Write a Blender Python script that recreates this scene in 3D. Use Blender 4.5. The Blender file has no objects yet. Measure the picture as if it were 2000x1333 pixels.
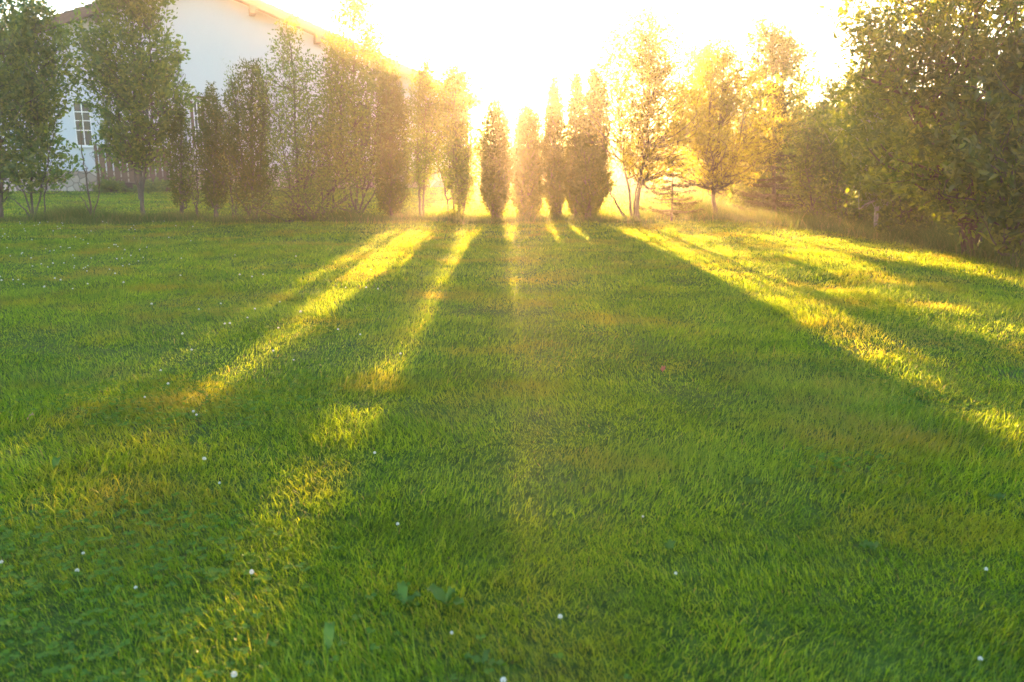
import bpy, math, numpy as np
from mathutils import Vector
SC = bpy.context.scene
COL = SC.collection
RNG = np.random.default_rng(11)
R = math.radians

# ------------------------------------------------------------------ camera
F = 1600.0; CX = 1000.0; CY = 666.5; CAMZ = 1.2; HOR = 322.0
TH = math.atan((CY - HOR) / F)
def ray(px, py):
    xc = (px - CX) / F; yc = (CY - py) / F
    return np.array([xc, math.cos(TH) + yc * math.sin(TH), -math.sin(TH) + yc * math.cos(TH)])
def at(px, py, Y):
    d = ray(px, py); return np.array([0, 0, CAMZ]) + d * (Y / d[1])
def ground(px, py, z=0.0):
    d = ray(px, py); return np.array([0, 0, CAMZ]) + d * ((z - CAMZ) / d[2])
cam = bpy.data.cameras.new("camera"); co = bpy.data.objects.new("camera", cam); COL.objects.link(co)
co.location = (0, 0, CAMZ); co.rotation_euler = (math.pi / 2 - TH, 0, 0)
cam.sensor_width = 36; cam.lens = 36 * F / 2000; cam.clip_start = 0.05; cam.clip_end = 600
cam.dof.use_dof = True; cam.dof.focus_distance = 5.5; cam.dof.aperture_fstop = 3.6
SC.camera = co

# ------------------------------------------------------------------ light
SUNPX, SUNPY = 994, 198
sd = Vector(ray(SUNPX, SUNPY)).normalized()
EL = math.asin(sd.z); AZ = math.atan2(sd.x, sd.y)
sl = bpy.data.lights.new("sun", 'SUN'); so = bpy.data.objects.new("sun", sl); COL.objects.link(so)
so.rotation_euler = (-sd).to_track_quat('-Z', 'Y').to_euler()
sl.energy = 4.3; sl.angle = R(0.5); sl.color = (1.0, 0.54, 0.22)
W = bpy.data.worlds.new("World"); SC.world = W; W.use_nodes = True
nt = W.node_tree; sky = nt.nodes.new('ShaderNodeTexSky'); sky.sky_type = 'NISHITA'
sky.sun_disc = False; sky.sun_elevation = EL; sky.sun_rotation = AZ
sky.air_density = 1.0; sky.dust_density = 0.3; sky.ozone_density = 2.0
bg = nt.nodes['Background']; nt.links.new(sky.outputs[0], bg.inputs[0]); bg.inputs[1].default_value = 0.07
SC.view_settings.view_transform = 'Standard'; SC.view_settings.look = 'None'
SC.view_settings.exposure = 4.28; SC.view_settings.gamma = 1
SC.view_settings.use_curve_mapping = False
cy = SC.cycles
cy.use_denoising = True
try: cy.denoiser = 'OPENIMAGEDENOISE'
except Exception: pass
cy.max_bounces = 10; cy.diffuse_bounces = 4; cy.transmission_bounces = 6; cy.glossy_bounces = 2
cy.volume_bounces = 3; cy.transparent_max_bounces = 8
cy.sample_clamp_indirect = 6.0

# ------------------------------------------------------------------ materials
def mat(name):
    m = bpy.data.materials.new(name); m.use_nodes = True
    n = m.node_tree; n.nodes.clear()
    out = n.nodes.new('ShaderNodeOutputMaterial'); return m, n, out
def noise(n, scale, detail=3, vec=None, rough=.55):
    t = n.nodes.new('ShaderNodeTexNoise'); t.inputs['Scale'].default_value = scale; t.inputs['Detail'].default_value = detail
    t.inputs['Roughness'].default_value = rough
    if vec is not None: n.links.new(vec, t.inputs['Vector'])
    return t.outputs['Fac']
def geo(n): return n.nodes.new('ShaderNodeNewGeometry').outputs['Position']
def ramp(n, fac, stops):
    r = n.nodes.new('ShaderNodeValToRGB'); n.links.new(fac, r.inputs[0]); e = r.color_ramp.elements
    while len(e) < len(stops): e.new(0.5)
    for k, (p, c) in enumerate(stops): e[k].position = p; e[k].color = (*c, 1)
    return r.outputs[0]
def mixc(n, fac, a, b, mode='MIX'):
    x = n.nodes.new('ShaderNodeMix'); x.data_type = 'RGBA'; x.blend_type = mode
    if isinstance(fac, (int, float)): x.inputs[0].default_value = fac
    else: n.links.new(fac, x.inputs[0])
    for i, v in ((6, a), (7, b)):
        if isinstance(v, tuple): x.inputs[i].default_value = (*v, 1)
        else: n.links.new(v, x.inputs[i])
    return x.outputs[2]
def attr(n, name):
    a = n.nodes.new('ShaderNodeAttribute'); a.attribute_name = name; return a.outputs['Fac']
def leafmat(name, stops, trans=(1.5, 1.5, 0.5), tf=0.45, gloss=0.08, patch=None):
    """thin leaf: diffuse + translucent (light coming through is yellower) + weak sheen"""
    m, n, out = mat(name)
    c = ramp(n, attr(n, 'rnd'), stops)
    if patch:
        c = patch(n, c)
    d = n.nodes.new('ShaderNodeBsdfDiffuse'); n.links.new(c, d.inputs[0])
    t = n.nodes.new('ShaderNodeBsdfTranslucent')
    n.links.new(mixc(n, 1.0, c, trans, 'MULTIPLY'), t.inputs[0])
    x = n.nodes.new('ShaderNodeMixShader'); x.inputs[0].default_value = tf
    n.links.new(d.outputs[0], x.inputs[1]); n.links.new(t.outputs[0], x.inputs[2])
    g = n.nodes.new('ShaderNodeBsdfGlossy'); g.inputs['Roughness'].default_value = .42
    y = n.nodes.new('ShaderNodeMixShader'); y.inputs[0].default_value = gloss
    n.links.new(x.outputs[0], y.inputs[1]); n.links.new(g.outputs[0], y.inputs[2])
    n.links.new(y.outputs[0], out.inputs[0]); return m
def solid(name, c, rough=.7, stops=None, scale=8, bump=0.0, stretch=None):
    m, n, out = mat(name); p = n.nodes.new('ShaderNodeBsdfPrincipled'); p.inputs['Roughness'].default_value = rough
    v = geo(n)
    if stretch:
        mp = n.nodes.new('ShaderNodeMapping'); mp.inputs['Scale'].default_value = stretch; n.links.new(v, mp.inputs[0]); v = mp.outputs[0]
    f = noise(n, scale, 5, v)
    if stops: n.links.new(ramp(n, f, stops), p.inputs['Base Color'])
    else: n.links.new(mixc(n, f, tuple(x * .85 for x in c), tuple(min(1, x * 1.15) for x in c)), p.inputs['Base Color'])
    if bump:
        b = n.nodes.new('ShaderNodeBump'); b.inputs['Strength'].default_value = bump; b.inputs['Distance'].default_value = .02
        n.links.new(f, b.inputs['Height']); n.links.new(b.outputs[0], p.inputs['Normal'])
    n.links.new(p.outputs[0], out.inputs[0]); return m

def grass_patch(n, c):
    pos = geo(n)
    f1 = noise(n, .9, 4, pos); f2 = noise(n, 2.7, 3, pos)
    dry = ramp(n, f1, [(.50, (0, 0, 0)), (.70, (.85, .85, .85))])
    c2 = mixc(n, dry, c, (.230, .235, .035))
    deep = ramp(n, f2, [(.50, (0, 0, 0)), (.68, (.6, .6, .6))])
    c3 = mixc(n, deep, c2, (.070, .190, .014))
    thin = ramp(n, noise(n, .55, 5, pos, .65), [(.60, (0, 0, 0)), (.74, (.7, .7, .7))])
    return mixc(n, thin, c3, (.20, .19, .07))
M = {}
M['grass'] = leafmat('grass_blades', [(0, (.030, .080, .004)), (.35, (.100, .220, .009)), (.6, (.150, .300, .012)), (.85, (.230, .410, .020)), (.97, (.32, .36, .05)), (1, (.26, .25, .08))],
                     trans=(2.3, 1.55, .5), tf=.58, gloss=.025, patch=grass_patch)
M['tall'] = leafmat('tall_grass_blades', [(0, (.05, .10, .015)), (.6, (.09, .15, .025)), (.9, (.17, .17, .06)), (1, (.25, .21, .11))], trans=(1.7, 1.4, .5), tf=.5, gloss=.03)
M['clover'] = leafmat('clover_leaf', [(0, (.06, .150, .008)), (1, (.12, .24, .012))], trans=(1.5, 1.3, .5), tf=.4, gloss=.02)
M['broad'] = leafmat('broad_leaf', [(0, (.040, .095, .008)), (.6, (.085, .160, .013)), (1, (.16, .24, .02))], trans=(2.5, 1.8, .35), tf=.5, gloss=.06)
M['shade'] = leafmat('large_dark_leaf', [(0, (.030, .062, .007)), (.6, (.062, .105, .011)), (1, (.12, .17, .018))], trans=(3.2, 2.5, .35), tf=.55, gloss=.05)
M['willow'] = leafmat('willow_leaf', [(0, (.070, .100, .018)), (.6, (.115, .145, .022)), (1, (.17, .19, .035))], trans=(3.0, 2.2, .45), tf=.6, gloss=.05)
M['thuja'] = leafmat('thuja_scale', [(0, (.032, .066, .008)), (.7, (.062, .102, .012)), (1, (.11, .14, .02))], trans=(2.8, 1.8, .4), tf=.48, gloss=.03)
M['spruce'] = leafmat('spruce_needle', [(0, (.025, .042, .014)), (.8, (.050, .060, .018)), (1, (.10, .07, .025))], trans=(2.4, 1.6, .4), tf=.3, gloss=.03)
M['weed'] = leafmat('weed_leaf', [(0, (.06, .135, .010)), (1, (.10, .20, .014))], trans=(1.5, 1.3, .5), tf=.3, gloss=.03)
M['dead'] = leafmat('dry_leaf', [(0, (.30, .07, .03)), (1, (.40, .12, .05))], trans=(1.2, 1, .8), tf=.3)
M['tan'] = leafmat('tan_leaf', [(0, (.35, .25, .14)), (1, (.42, .30, .18))], trans=(1.2, 1, .8), tf=.3)
M['bark'] = solid('bark', (.10, .075, .055), .9, [(.3, (.055, .04, .03)), (.7, (.16, .12, .09))], 18, .5, (1, 1, .25))
M['palebark'] = solid('pale_bark', (.3, .28, .25), .85, [(.3, (.18, .16, .14)), (.6, (.42, .39, .35))], 14, .4, (1, 1, .4))
M['redbark'] = solid('reddish_bark', (.2, .1, .07), .85, [(.3, (.07, .045, .032)), (.7, (.17, .105, .075))], 18, .4, (1, 1, .3))
M['plaster'] = solid('white_plaster', (.56, .58, .62), .9, None, 40, .15)
M['wood'] = solid('brown_painted_wood', (.22, .11, .06), .6, [(.3, (.10, .05, .028)), (.7, (.17, .09, .05))], 10, .2, (1, 1, 4))
M['tile'] = solid('brown_roof_tile', (.16, .09, .07), .75, [(.3, (.11, .06, .045)), (.7, (.20, .11, .08))], 7, .2)
M['frame'] = solid('white_window_paint', (.75, .76, .78), .4)
M['metal'] = solid('brown_gutter_metal', (.18, .11, .08), .4)
M['dirt'] = solid('bare_dirt', (.12, .07, .04), .95, [(.3, (.07, .04, .025)), (.7, (.19, .11, .06))], 22, .8)
M['petal'] = solid('clover_petals', (.74, .72, .66), .7)
M['stalk'] = solid('clover_stalk', (.08, .16, .03), .7)
m, n, out = mat('window_glass'); p = n.nodes.new('ShaderNodeBsdfPrincipled'); p.inputs['Base Color'].default_value = (.045, .045, .05, 1); p.inputs['Specular IOR Level'].default_value = .25
p.inputs['Roughness'].default_value = .08; n.links.new(p.outputs[0], out.inputs[0]); M['glass'] = m
m, n, out = mat('stone_cladding'); p = n.nodes.new('ShaderNodeBsdfPrincipled'); p.inputs['Roughness'].default_value = .9
vo = n.nodes.new('ShaderNodeTexVoronoi'); vo.feature = 'F1'; vo.inputs['Scale'].default_value = 3.2; n.links.new(geo(n), vo.inputs['Vector'])
ve = n.nodes.new('ShaderNodeTexVoronoi'); ve.feature = 'DISTANCE_TO_EDGE'; ve.inputs['Scale'].default_value = 3.2; n.links.new(geo(n), ve.inputs['Vector'])
hs = n.nodes.new('ShaderNodeSeparateColor'); n.links.new(vo.outputs['Color'], hs.inputs[0])
sc_ = ramp(n, hs.outputs[0], [(0, (.26, .20, .16)), (.5, (.42, .34, .28)), (1, (.55, .48, .42))])
ed = ramp(n, ve.outputs['Distance'], [(.02, (0, 0, 0)), (.06, (1, 1, 1))])
n.links.new(mixc(n, ed, (.17, .14, .12), sc_), p.inputs['Base Color'])
b = n.nodes.new('ShaderNodeBump'); b.inputs['Distance'].default_value = .03; n.links.new(ed, b.inputs['Height']); n.links.new(b.outputs[0], p.inputs['Normal'])
n.links.new(p.outputs[0], out.inputs[0]); M['stone'] = m
m, n, out = mat('lawn_soil'); p = n.nodes.new('ShaderNodeBsdfPrincipled'); p.inputs['Roughness'].default_value = 1.0
p.inputs['Specular IOR Level'].default_value = .1
g1 = noise(n, 14, 6, geo(n)); g2 = noise(n, 1.0, 3, geo(n))
gc = ramp(n, g1, [(.3, (.030, .060, .010)), (.6, (.065, .125, .016)), (.8, (.12, .15, .03))])
n.links.new(mixc(n, ramp(n, g2, [(.5, (0, 0, 0)), (.7, (.6, .6, .6))]), gc, (.09, .10, .03)), p.inputs['Base Color'])
b = n.nodes.new('ShaderNodeBump'); b.inputs['Distance'].default_value = .05; b.inputs['Strength'].default_value = .8
n.links.new(noise(n, 40, 4, geo(n)), b.inputs['Height']); n.links.new(b.outputs[0], p.inputs['Normal'])
n.links.new(p.outputs[0], out.inputs[0]); M['soil'] = m

# ------------------------------------------------------------------ mesh helpers
class Acc:
    def __init__(s): s.v = []; s.q = []; s.t = []; s.r = []; s.n = 0
    def add(s, v, q=None, t=None, rnd=None):
        v = np.asarray(v, float).reshape(-1, 3)
        if q is not None and len(q): s.q.append(np.asarray(q, int).reshape(-1, 4) + s.n)
        if t is not None and len(t): s.t.append(np.asarray(t, int).reshape(-1, 3) + s.n)
        s.v.append(v); s.r.append(np.zeros(len(v)) if rnd is None else np.asarray(rnd, float).ravel()); s.n += len(v)
    def mesh(s, name, material, smooth=False):
        me = bpy.data.meshes.new(name)
        v = np.concatenate(s.v) if s.v else np.zeros((0, 3))
        q = np.concatenate(s.q) if s.q else np.zeros((0, 4), int); t = np.concatenate(s.t) if s.t else np.zeros((0, 3), int)
        me.vertices.add(len(v)); me.vertices.foreach_set('co', v.astype(np.float32).ravel())
        li = np.concatenate([q.ravel(), t.ravel()]).astype(np.int32); me.loops.add(len(li)); me.loops.foreach_set('vertex_index', li)
        st = np.concatenate([np.arange(len(q)) * 4, len(q) * 4 + np.arange(len(t)) * 3]).astype(np.int32)
        me.polygons.add(len(st)); me.polygons.foreach_set('loop_start', st)
        a = me.attributes.new('rnd', 'FLOAT', 'POINT'); a.data.foreach_set('value', np.concatenate(s.r).astype(np.float32))
        me.update(calc_edges=True)
        me.polygons.foreach_set('use_smooth', np.full(len(st), smooth))
        me.materials.append(material); return me
    def obj(s, name, material, parent=None, smooth=False, origin=None):
        if origin is not None:
            for a in s.v: a -= np.asarray(origin, float)
        o = bpy.data.objects.new(name, s.mesh(name, material, smooth)); COL.objects.link(o)
        if parent is not None: o.parent = parent
        elif origin is not None: o.location = tuple(origin)
        return o
def tag(o, label=None, cat=None, group=None, kind=None):
    for k, v in (('label', label), ('category', cat), ('group', group), ('kind', kind)):
        if v: o[k] = v
    return o
def empty(name, loc, label, cat, group=None):
    o = bpy.data.objects.new(name, None); COL.objects.link(o); o.location = tuple(loc); o.empty_display_size = .2
    return tag(o, label, cat, group)
def norm(a): return a / np.maximum(np.linalg.norm(a, axis=-1, keepdims=True), 1e-9)
def tube(acc, pts, rad, ns=6):
    pts = np.asarray(pts, float); k = len(pts); rad = np.broadcast_to(np.asarray(rad, float), (k,))
    tg = np.gradient(pts, axis=0); tg = norm(tg)
    ref = np.array([0.31, .95, 0.05]) if abs(tg[:, 2]).mean() > .5 else np.array([0, 0.1, 1.])
    u = norm(np.cross(tg, ref)); w = np.cross(tg, u)
    an = np.arange(ns) / ns * 2 * math.pi
    v = pts[:, None] + rad[:, None, None] * (np.cos(an)[None, :, None] * u[:, None] + np.sin(an)[None, :, None] * w[:, None])
    q = []
    for i in range(k - 1):
        for j in range(ns): q.append((i * ns + j, i * ns + (j + 1) % ns, (i + 1) * ns + (j + 1) % ns, (i + 1) * ns + j))
    acc.add(v.reshape(-1, 3), q=q)
def box(acc, lo, hi, frame=None):
    x0, y0, z0 = lo; x1, y1, z1 = hi
    v = np.array([(x0, y0, z0), (x1, y0, z0), (x1, y1, z0), (x0, y1, z0), (x0, y0, z1), (x1, y0, z1), (x1, y1, z1), (x0, y1, z1)], float)
    if frame is not None: v = frame(v)
    acc.add(v, q=[(0, 3, 2, 1), (4, 5, 6, 7), (0, 1, 5, 4), (1, 2, 6, 5), (2, 3, 7, 6), (3, 0, 4, 7)])
_G = RNG.random((64, 64, 64))
def vnoise(p, s=1.0, seed=0):
    p = np.asarray(p, float) * s + seed * 7.13; i = np.floor(p).astype(int); f = p - i; f = f * f * (3 - 2 * f)
    def g(a, b, c): return _G[(i[:, 0] + a) % 64, (i[:, 1] + b) % 64, (i[:, 2] + c) % 64]
    x, y, z = f[:, 0], f[:, 1], f[:, 2]
    r = 0
    for a in (0, 1):
        for b in (0, 1):
            for c in (0, 1):
                r = r + g(a, b, c) * (x if a else 1 - x) * (y if b else 1 - y) * (z if c else 1 - z)
    return r
def xy0(x, y): return np.stack([x, y, np.zeros_like(x)], 1)

def leaves(acc, c, d, L, Wd, rng, fold=.25, cheap=False):
    """thin pointed leaves, base c, direction d (N,3), length L, width Wd"""
    N = len(c); d = norm(d); s = norm(np.cross(d, rng.normal(size=(N, 3)))); nn = np.cross(d, s)
    L = np.broadcast_to(L, (N,))[:, None]; w = np.broadcast_to(Wd, (N,))[:, None] / 2
    rn = np.clip(rng.random(N) * .8 + .2 * vnoise(c, 2.0, 3), 0, 1)
    if cheap:
        v = np.stack([c, c + d * L * .5 + s * w + nn * w * fold, c + d * L, c + d * L * .5 - s * w + nn * w * fold], 1)
        b = np.arange(N)[:, None] * 4
        acc.add(v, t=np.concatenate([b + [0, 1, 2], b + [0, 2, 3]]), rnd=np.repeat(rn, 4))
    else:
        dr = nn * L * .12
        v = np.stack([c, c + d * L * .3 + s * w + nn * w * fold, c + d * L * .7 + s * w * .75 + nn * w * fold - dr * .4, c + d * L - dr,
                      c + d * L * .7 - s * w * .75 + nn * w * fold - dr * .4, c + d * L * .3 - s * w + nn * w * fold], 1)
        b = np.arange(N)[:, None] * 6
        acc.add(v, q=np.concatenate([b + [0, 1, 2, 3], b + [0, 3, 4, 5]]), rnd=np.repeat(rn, 6))

def envelope(prof, Y):
    """silhouette rows (py, left px, right px) -> z, centre x, radius at depth Y"""
    z, cx, r = [], [], []
    for py, a, b in sorted(prof, reverse=True):
        A = at(a, py, Y); B = at(b, py, Y); z.append(A[2]); cx.append((A[0] + B[0]) / 2); r.append((B[0] - A[0]) / 2)
    return np.array(z), np.array(cx), np.array(r)
def sample_env(env, n, rng, Y, shell=.5, lump=.35, gap=.0, dy=1.0, gs=1.6, seed=0):
    z, cx, r = env; out = []
    zz = np.linspace(z[0], z[-1], 200); rr = np.interp(zz, z, r); cdf = np.cumsum(rr ** 1.3 + .01); cdf /= cdf[-1]
    need = n
    while need > 0:
        k = int(need * 2.2) + 20
        zs = np.interp(rng.random(k), cdf, zz); rs = np.interp(zs, z, r); cs = np.interp(zs, z, cx)
        an = rng.random(k) * 2 * math.pi; u = rng.random(k) ** shell
        unit = np.stack([np.cos(an) * 1.3, np.sin(an) * 1.3, zs * 1.1], 1)
        rad = rs * u * (1 - lump / 2 + lump * (2 * vnoise(unit, 1.6, seed) - .5))
        p = np.stack([cs + rad * np.cos(an), Y + rad * np.sin(an) * dy, zs], 1)
        if gap > 0: p = p[vnoise(p, gs, seed + 5) > gap * (.5 + .5 * rng.random(len(p)))]
        p = p[:need]; out.append(p); need -= len(p)
    return np.concatenate(out)

def stem_world(pts, Y, gpy):
    P = np.array([at(a, b, Y) for a, b in pts])
    if abs(pts[0][1] - gpy) < 14: P[0, 2] = -.03
    return P
def smooth(pts, n=14):
    pts = np.asarray(pts, float); t = np.linspace(0, 1, len(pts)); tt = np.linspace(0, 1, n)
    if len(pts) < 3: return np.stack([np.interp(tt, t, pts[:, k]) for k in range(3)], 1)
    o = []
    for x in tt:
        s = x * (len(pts) - 1); i = min(int(s), len(pts) - 2); f = s - i
        p0 = pts[max(i - 1, 0)]; p1 = pts[i]; p2 = pts[i + 1]; p3 = pts[min(i + 2, len(pts) - 1)]
        o.append(.5 * (2 * p1 + (p2 - p0) * f + (2 * p0 - 5 * p1 + 4 * p2 - p3) * f * f + (3 * p1 - p0 - 3 * p2 + p3) * f ** 3))
    return np.array(o)

def tree(name, label, cat, stems, prof, Y, kind='broad', seed=1, twigs=400, per=12, leaf=(.07, .035), material='broad', bark='bark',
         up=.7, out=.7, tw=.4, shell=.5, lump=.75, gap=.25, r0=.045, group=None, limb=.25, dy=1.0, cheap=True, jit=.5, gs=1.6):
    """stems: pixel polylines at depth Y; prof: crown silhouette; leaves sit on twigs joined to the stems"""
    rng = np.random.default_rng(seed * 97 + 5)
    base = np.array([at(stems[0][0][0], stems[0][0][1], Y)[0], Y, 0.])
    root = empty(name, base, label, cat, group)
    if group == HG and kind == 'broad' and cheap:
        prof = [(y_, a - .10 * (b - a) - 1, b + .10 * (b - a) + 1) for y_, a, b in prof]
    if kind == 'broad': twigs = int(twigs * .72); per = int(per * 1.5); tw *= 1.08
    if group == WG: prof = [(y_, a - .07 * (b - a) * (y_ < 300), b + .07 * (b - a) * (y_ < 300)) for y_, a, b in prof]
    env = envelope(prof, Y)
    paths = []
    for k, s in enumerate(stems):
        P = smooth(stem_world(s, Y, stems[0][0][1]), 16)
        P[:, 1] += (rng.random() - .5) * .25 * np.linspace(0, 1, 16) * (k > 0)
        P[1:-1] += rng.normal(size=(14, 3)) * [.012, .012, 0]
        rr = r0 * (1 if k == 0 else .75) * (1 - .82 * np.linspace(0, 1, 16) ** .9); rr[0] *= 1.25
        paths.append((P, rr))
    tips = sample_env(env, twigs, rng, Y, shell, lump, gap, dy, gs, seed)
    ctr = np.stack([np.interp(tips[:, 2], env[0], env[1]), np.full(len(tips), Y), tips[:, 2]], 1)
    outd = norm(tips - ctr + 1e-6)
    d = norm(outd * out + np.array([0, 0, up]) + rng.normal(size=tips.shape) * jit)
    allP = np.concatenate([p for p, _ in paths]); allR = np.concatenate([r for _, r in paths])
    okp = allP[:, 2] > min(env[0][0] - .12, allP[:, 2].max() * .6)
    acc = [Acc() for _ in paths]
    for a, (P, rr) in zip(acc, paths): tube(a, P, rr, 8)
    which = np.concatenate([np.full(len(p), k) for k, (p, _) in enumerate(paths)])
    nl = int(len(tips) * limb)
    for i in range(len(tips)):
        tip = tips[i]; st = tip - d[i] * tw * .7
        if i < nl:
            tgt = tip - [0, 0, .35 * np.linalg.norm(tip[:2] - ctr[i, :2]) + .15 + .3 * tw]
            k = np.argmin(np.linalg.norm((allP - tgt) * [1, 1, 1.2], axis=1) + 99 * ~okp); b0 = allP[k]; rb = min(allR[k] * .55, .028) + .002
            mid = (b0 + st) / 2 + [0, 0, -.06 * np.linalg.norm(st - b0)] + rng.normal(size=3) * .03
            tube(acc[which[k]], smooth([b0, mid, st, tip], 7), np.linspace(rb, .003, 7), 4)
        elif i < nl * 2.2:
            j = int(np.argmin(np.linalg.norm(tips[:max(nl, 1)] - st, axis=1))); tube(acc[0], [tips[j] - d[j] * tw * .35, st, tip], [.005, .004, .002], 3)
    for a in acc: a.obj('trunk', M[bark], root, True, base)
    # leaves along twigs
    t = rng.random((len(tips), per)) ** .8
    c = tips[:, None] + (t[..., None] - .7) * tw * d[:, None] + rng.normal(size=(len(tips), per, 3)) * tw * .12
    ld = norm(d[:, None] * .8 + rng.normal(size=(len(tips), per, 3)) * .75)
    c = c.reshape(-1, 3); ld = ld.reshape(-1, 3)
    L = leaf[0] * (.45 + .95 * rng.random(len(c)) ** 1.2); Wd = leaf[1] / leaf[0] * L
    A = Acc(); leaves(A, c, ld, L, Wd, rng, cheap=cheap)
    A.obj('crown', M[material], root, False, base)
    return root

HG = 'trees and shrubs of the hedge row'; WG = 'willows right of the hedge row'
def thuja(name, label, base_px, prof, Y, seed=1, n=1500, material='thuja', group='clipped thujas in the hedge row', trunks=None, per=9, lump=.3, wide=1.17):
    mid_ = sum((a + b) / 2 for _, a, b in prof) / len(prof)
    prof = [(y_, (a + b) / 2 + (a - b) / 2 * wide - .5, (a + b) / 2 + (b - a) / 2 * wide + .5) for y_, a, b in prof]
    stems = trunks or [[(base_px, 425), (base_px, prof[0][0] if prof[0][0] < prof[-1][0] else prof[-1][0])]]
    top = min(prof)[0]
    stems = [[s[0]] + [(s[-1][0], max(s[-1][1], top + 25))] if len(s) == 2 else s for s in stems]
    return tree(name, label, 'conifer', stems, prof, Y, seed=seed, twigs=int(n * 1.35), per=per, leaf=(.07, .026), material=material, up=1.2, out=.45, tw=.2,
                shell=.42, lump=lump, gap=.0, r0=.05, limb=.05, jit=.34, group=group, dy=1.0, kind='thuja')

def spruce(name, label, base, top, Y, halfw, seed, low, material='spruce', dens=1.0, group=None):
    rng = np.random.default_rng(seed); b = np.array([at(base[0], base[1], Y)[0], Y, 0.]); T = at(top[0], top[1], Y)
    root = empty(name, b, label, 'conifer', group); A = Acc(); tube(A, smooth([b - [0, 0, .03], (b + T) / 2, T], 10), np.linspace(.07, .008, 10) * T[2] / 4, 7)
    zl = at(base[0], low, Y)[2]; C = Acc(); z = zl
    while z < T[2] - .08:
        f = (T[2] - z) / (T[2] - zl); rmax = halfw * f ** .85 + .04
        for k in range(int(7 + 4 * f)):
            an = rng.random() * 6.283; r = rmax * (.7 + .4 * rng.random()); o = np.array([math.cos(an), math.sin(an), 0])
            p0 = np.array([b[0] + (T[0] - b[0]) * z / T[2], Y, z + rng.normal() * .04]); p1 = p0 + o * r * .55 + [0, 0, -.02 * r]; p2 = p0 + o * r + [0, 0, .10 * r]
            P = smooth([p0, p1, p2], 6); tube(A, P, np.linspace(.014, .003, 6), 3)
            m_ = int((40 + 190 * r) * dens); t = rng.random(m_) ** .7; c = np.stack([np.interp(t, np.linspace(0, 1, 6), P[:, j]) for j in range(3)], 1)
            side = np.cross(o, [0, 0, 1]) * np.where(rng.random(m_) < .5, 1, -1)[:, None]; off = (rng.random(m_) * .22 * r * (1.15 - t))[:, None]
            c = c + side * off + [0, 0, -.02] + rng.normal(size=(m_, 3)) * .012
            leaves(C, c, o * .8 + side * .7 + rng.normal(size=(m_, 3)) * .35, .06, .014, rng, cheap=True)
        z += .16 + .07 * rng.random()
    A.obj('trunk', M['bark'], root, True, b); C.obj('crown', M[material], root, False, b); return root

# ------------------------------------------------------------------ ground
def sheet(name, x0, x1, y0, y1, nx, ny, fz, material):
    X, Yv = np.meshgrid(np.linspace(x0, x1, nx), np.linspace(y0, y1, ny)); P = np.stack([X.ravel(), Yv.ravel(), fz(X.ravel(), Yv.ravel())], 1)
    i = np.arange((nx - 1) * (ny - 1)); r = i // (nx - 1); c = i % (nx - 1); a = r * nx + c
    A = Acc(); A.add(P, q=np.stack([a, a + 1, a + nx + 1, a + nx], 1)); o = A.obj(name, material, None, True); return o
def gz(x, y):
    p = xy0(np.asarray(x, float), np.asarray(y, float)); return .05 * (vnoise(p, .45, 2) - .5) + .02 * (vnoise(p, 1.7, 4) - .5)
tag(sheet('ground', -70, 70, -8, 92, 281, 201, gz, M['soil']), kind='structure')

# ------------------------------------------------------------------ grass
def blades(acc, x, y, h, w, rng, bend=.45, seg=3, wind=None):
    N = len(x); z = gz(x, y) - .004
    a = rng.random(N) * 2 * math.pi
    if wind is not None: a = a * .55 + wind
    bd = np.stack([np.cos(a), np.sin(a), np.zeros(N)], 1); fa = rng.random(N) * math.pi
    s = np.stack([np.cos(fa), np.sin(fa), np.zeros(N)], 1) * (w / 2)[:, None]
    b = bend * (.25 + rng.random(N) * 1.1); c0 = np.stack([x, y, z], 1); up = np.array([0, 0, 1.])
    ts = (0, .4, .75, 1) if seg == 3 else (0, .55, 1); ws = (1, .85, .5) if seg == 3 else (1, .7)
    V = []
    for t, k in zip(ts, ws + (0,)):
        c = c0 + bd * (b * h * t * t)[:, None] + up * (h * (t - .25 * np.minimum(b, 1) * t * t))[:, None]
        if k: V += [c - s * k, c + s * k]
        else: V.append(c)
    V = np.stack(V, 1); nv = V.shape[1]; o = np.arange(N)[:, None] * nv
    q = [o + [2 * i, 2 * i + 1, 2 * i + 3, 2 * i + 2] for i in range(len(ws) - 1)]
    l = 2 * (len(ws) - 1); t_ = o + [l, l + 1, l + 2]
    rn = rng.random(N) ** 1.15; rn = np.clip(rn * .75 + .35 * (vnoise(xy0(x, y), 3.1, 9) - .2), 0, 1)
    rn[rng.random(N) < .008] = 1.0
    acc.add(V, q=np.concatenate(q), t=t_, rnd=np.repeat(rn, nv))
def clump_xy(n, x0, x1, y0, y1, rng, view=True, side=1.2):
    x = rng.random(n) * (x1 - x0) + x0; y = rng.random(n) * (y1 - y0) + y0
    if view: k = np.abs(x) < y * .66 + side; x, y = x[k], y[k]
    nn = vnoise(xy0(x, y), 9, 1); k = rng.random(len(x)) < .45 + .9 * nn; return x[k], y[k]
G = Acc(); r = np.random.default_rng(3)
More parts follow.
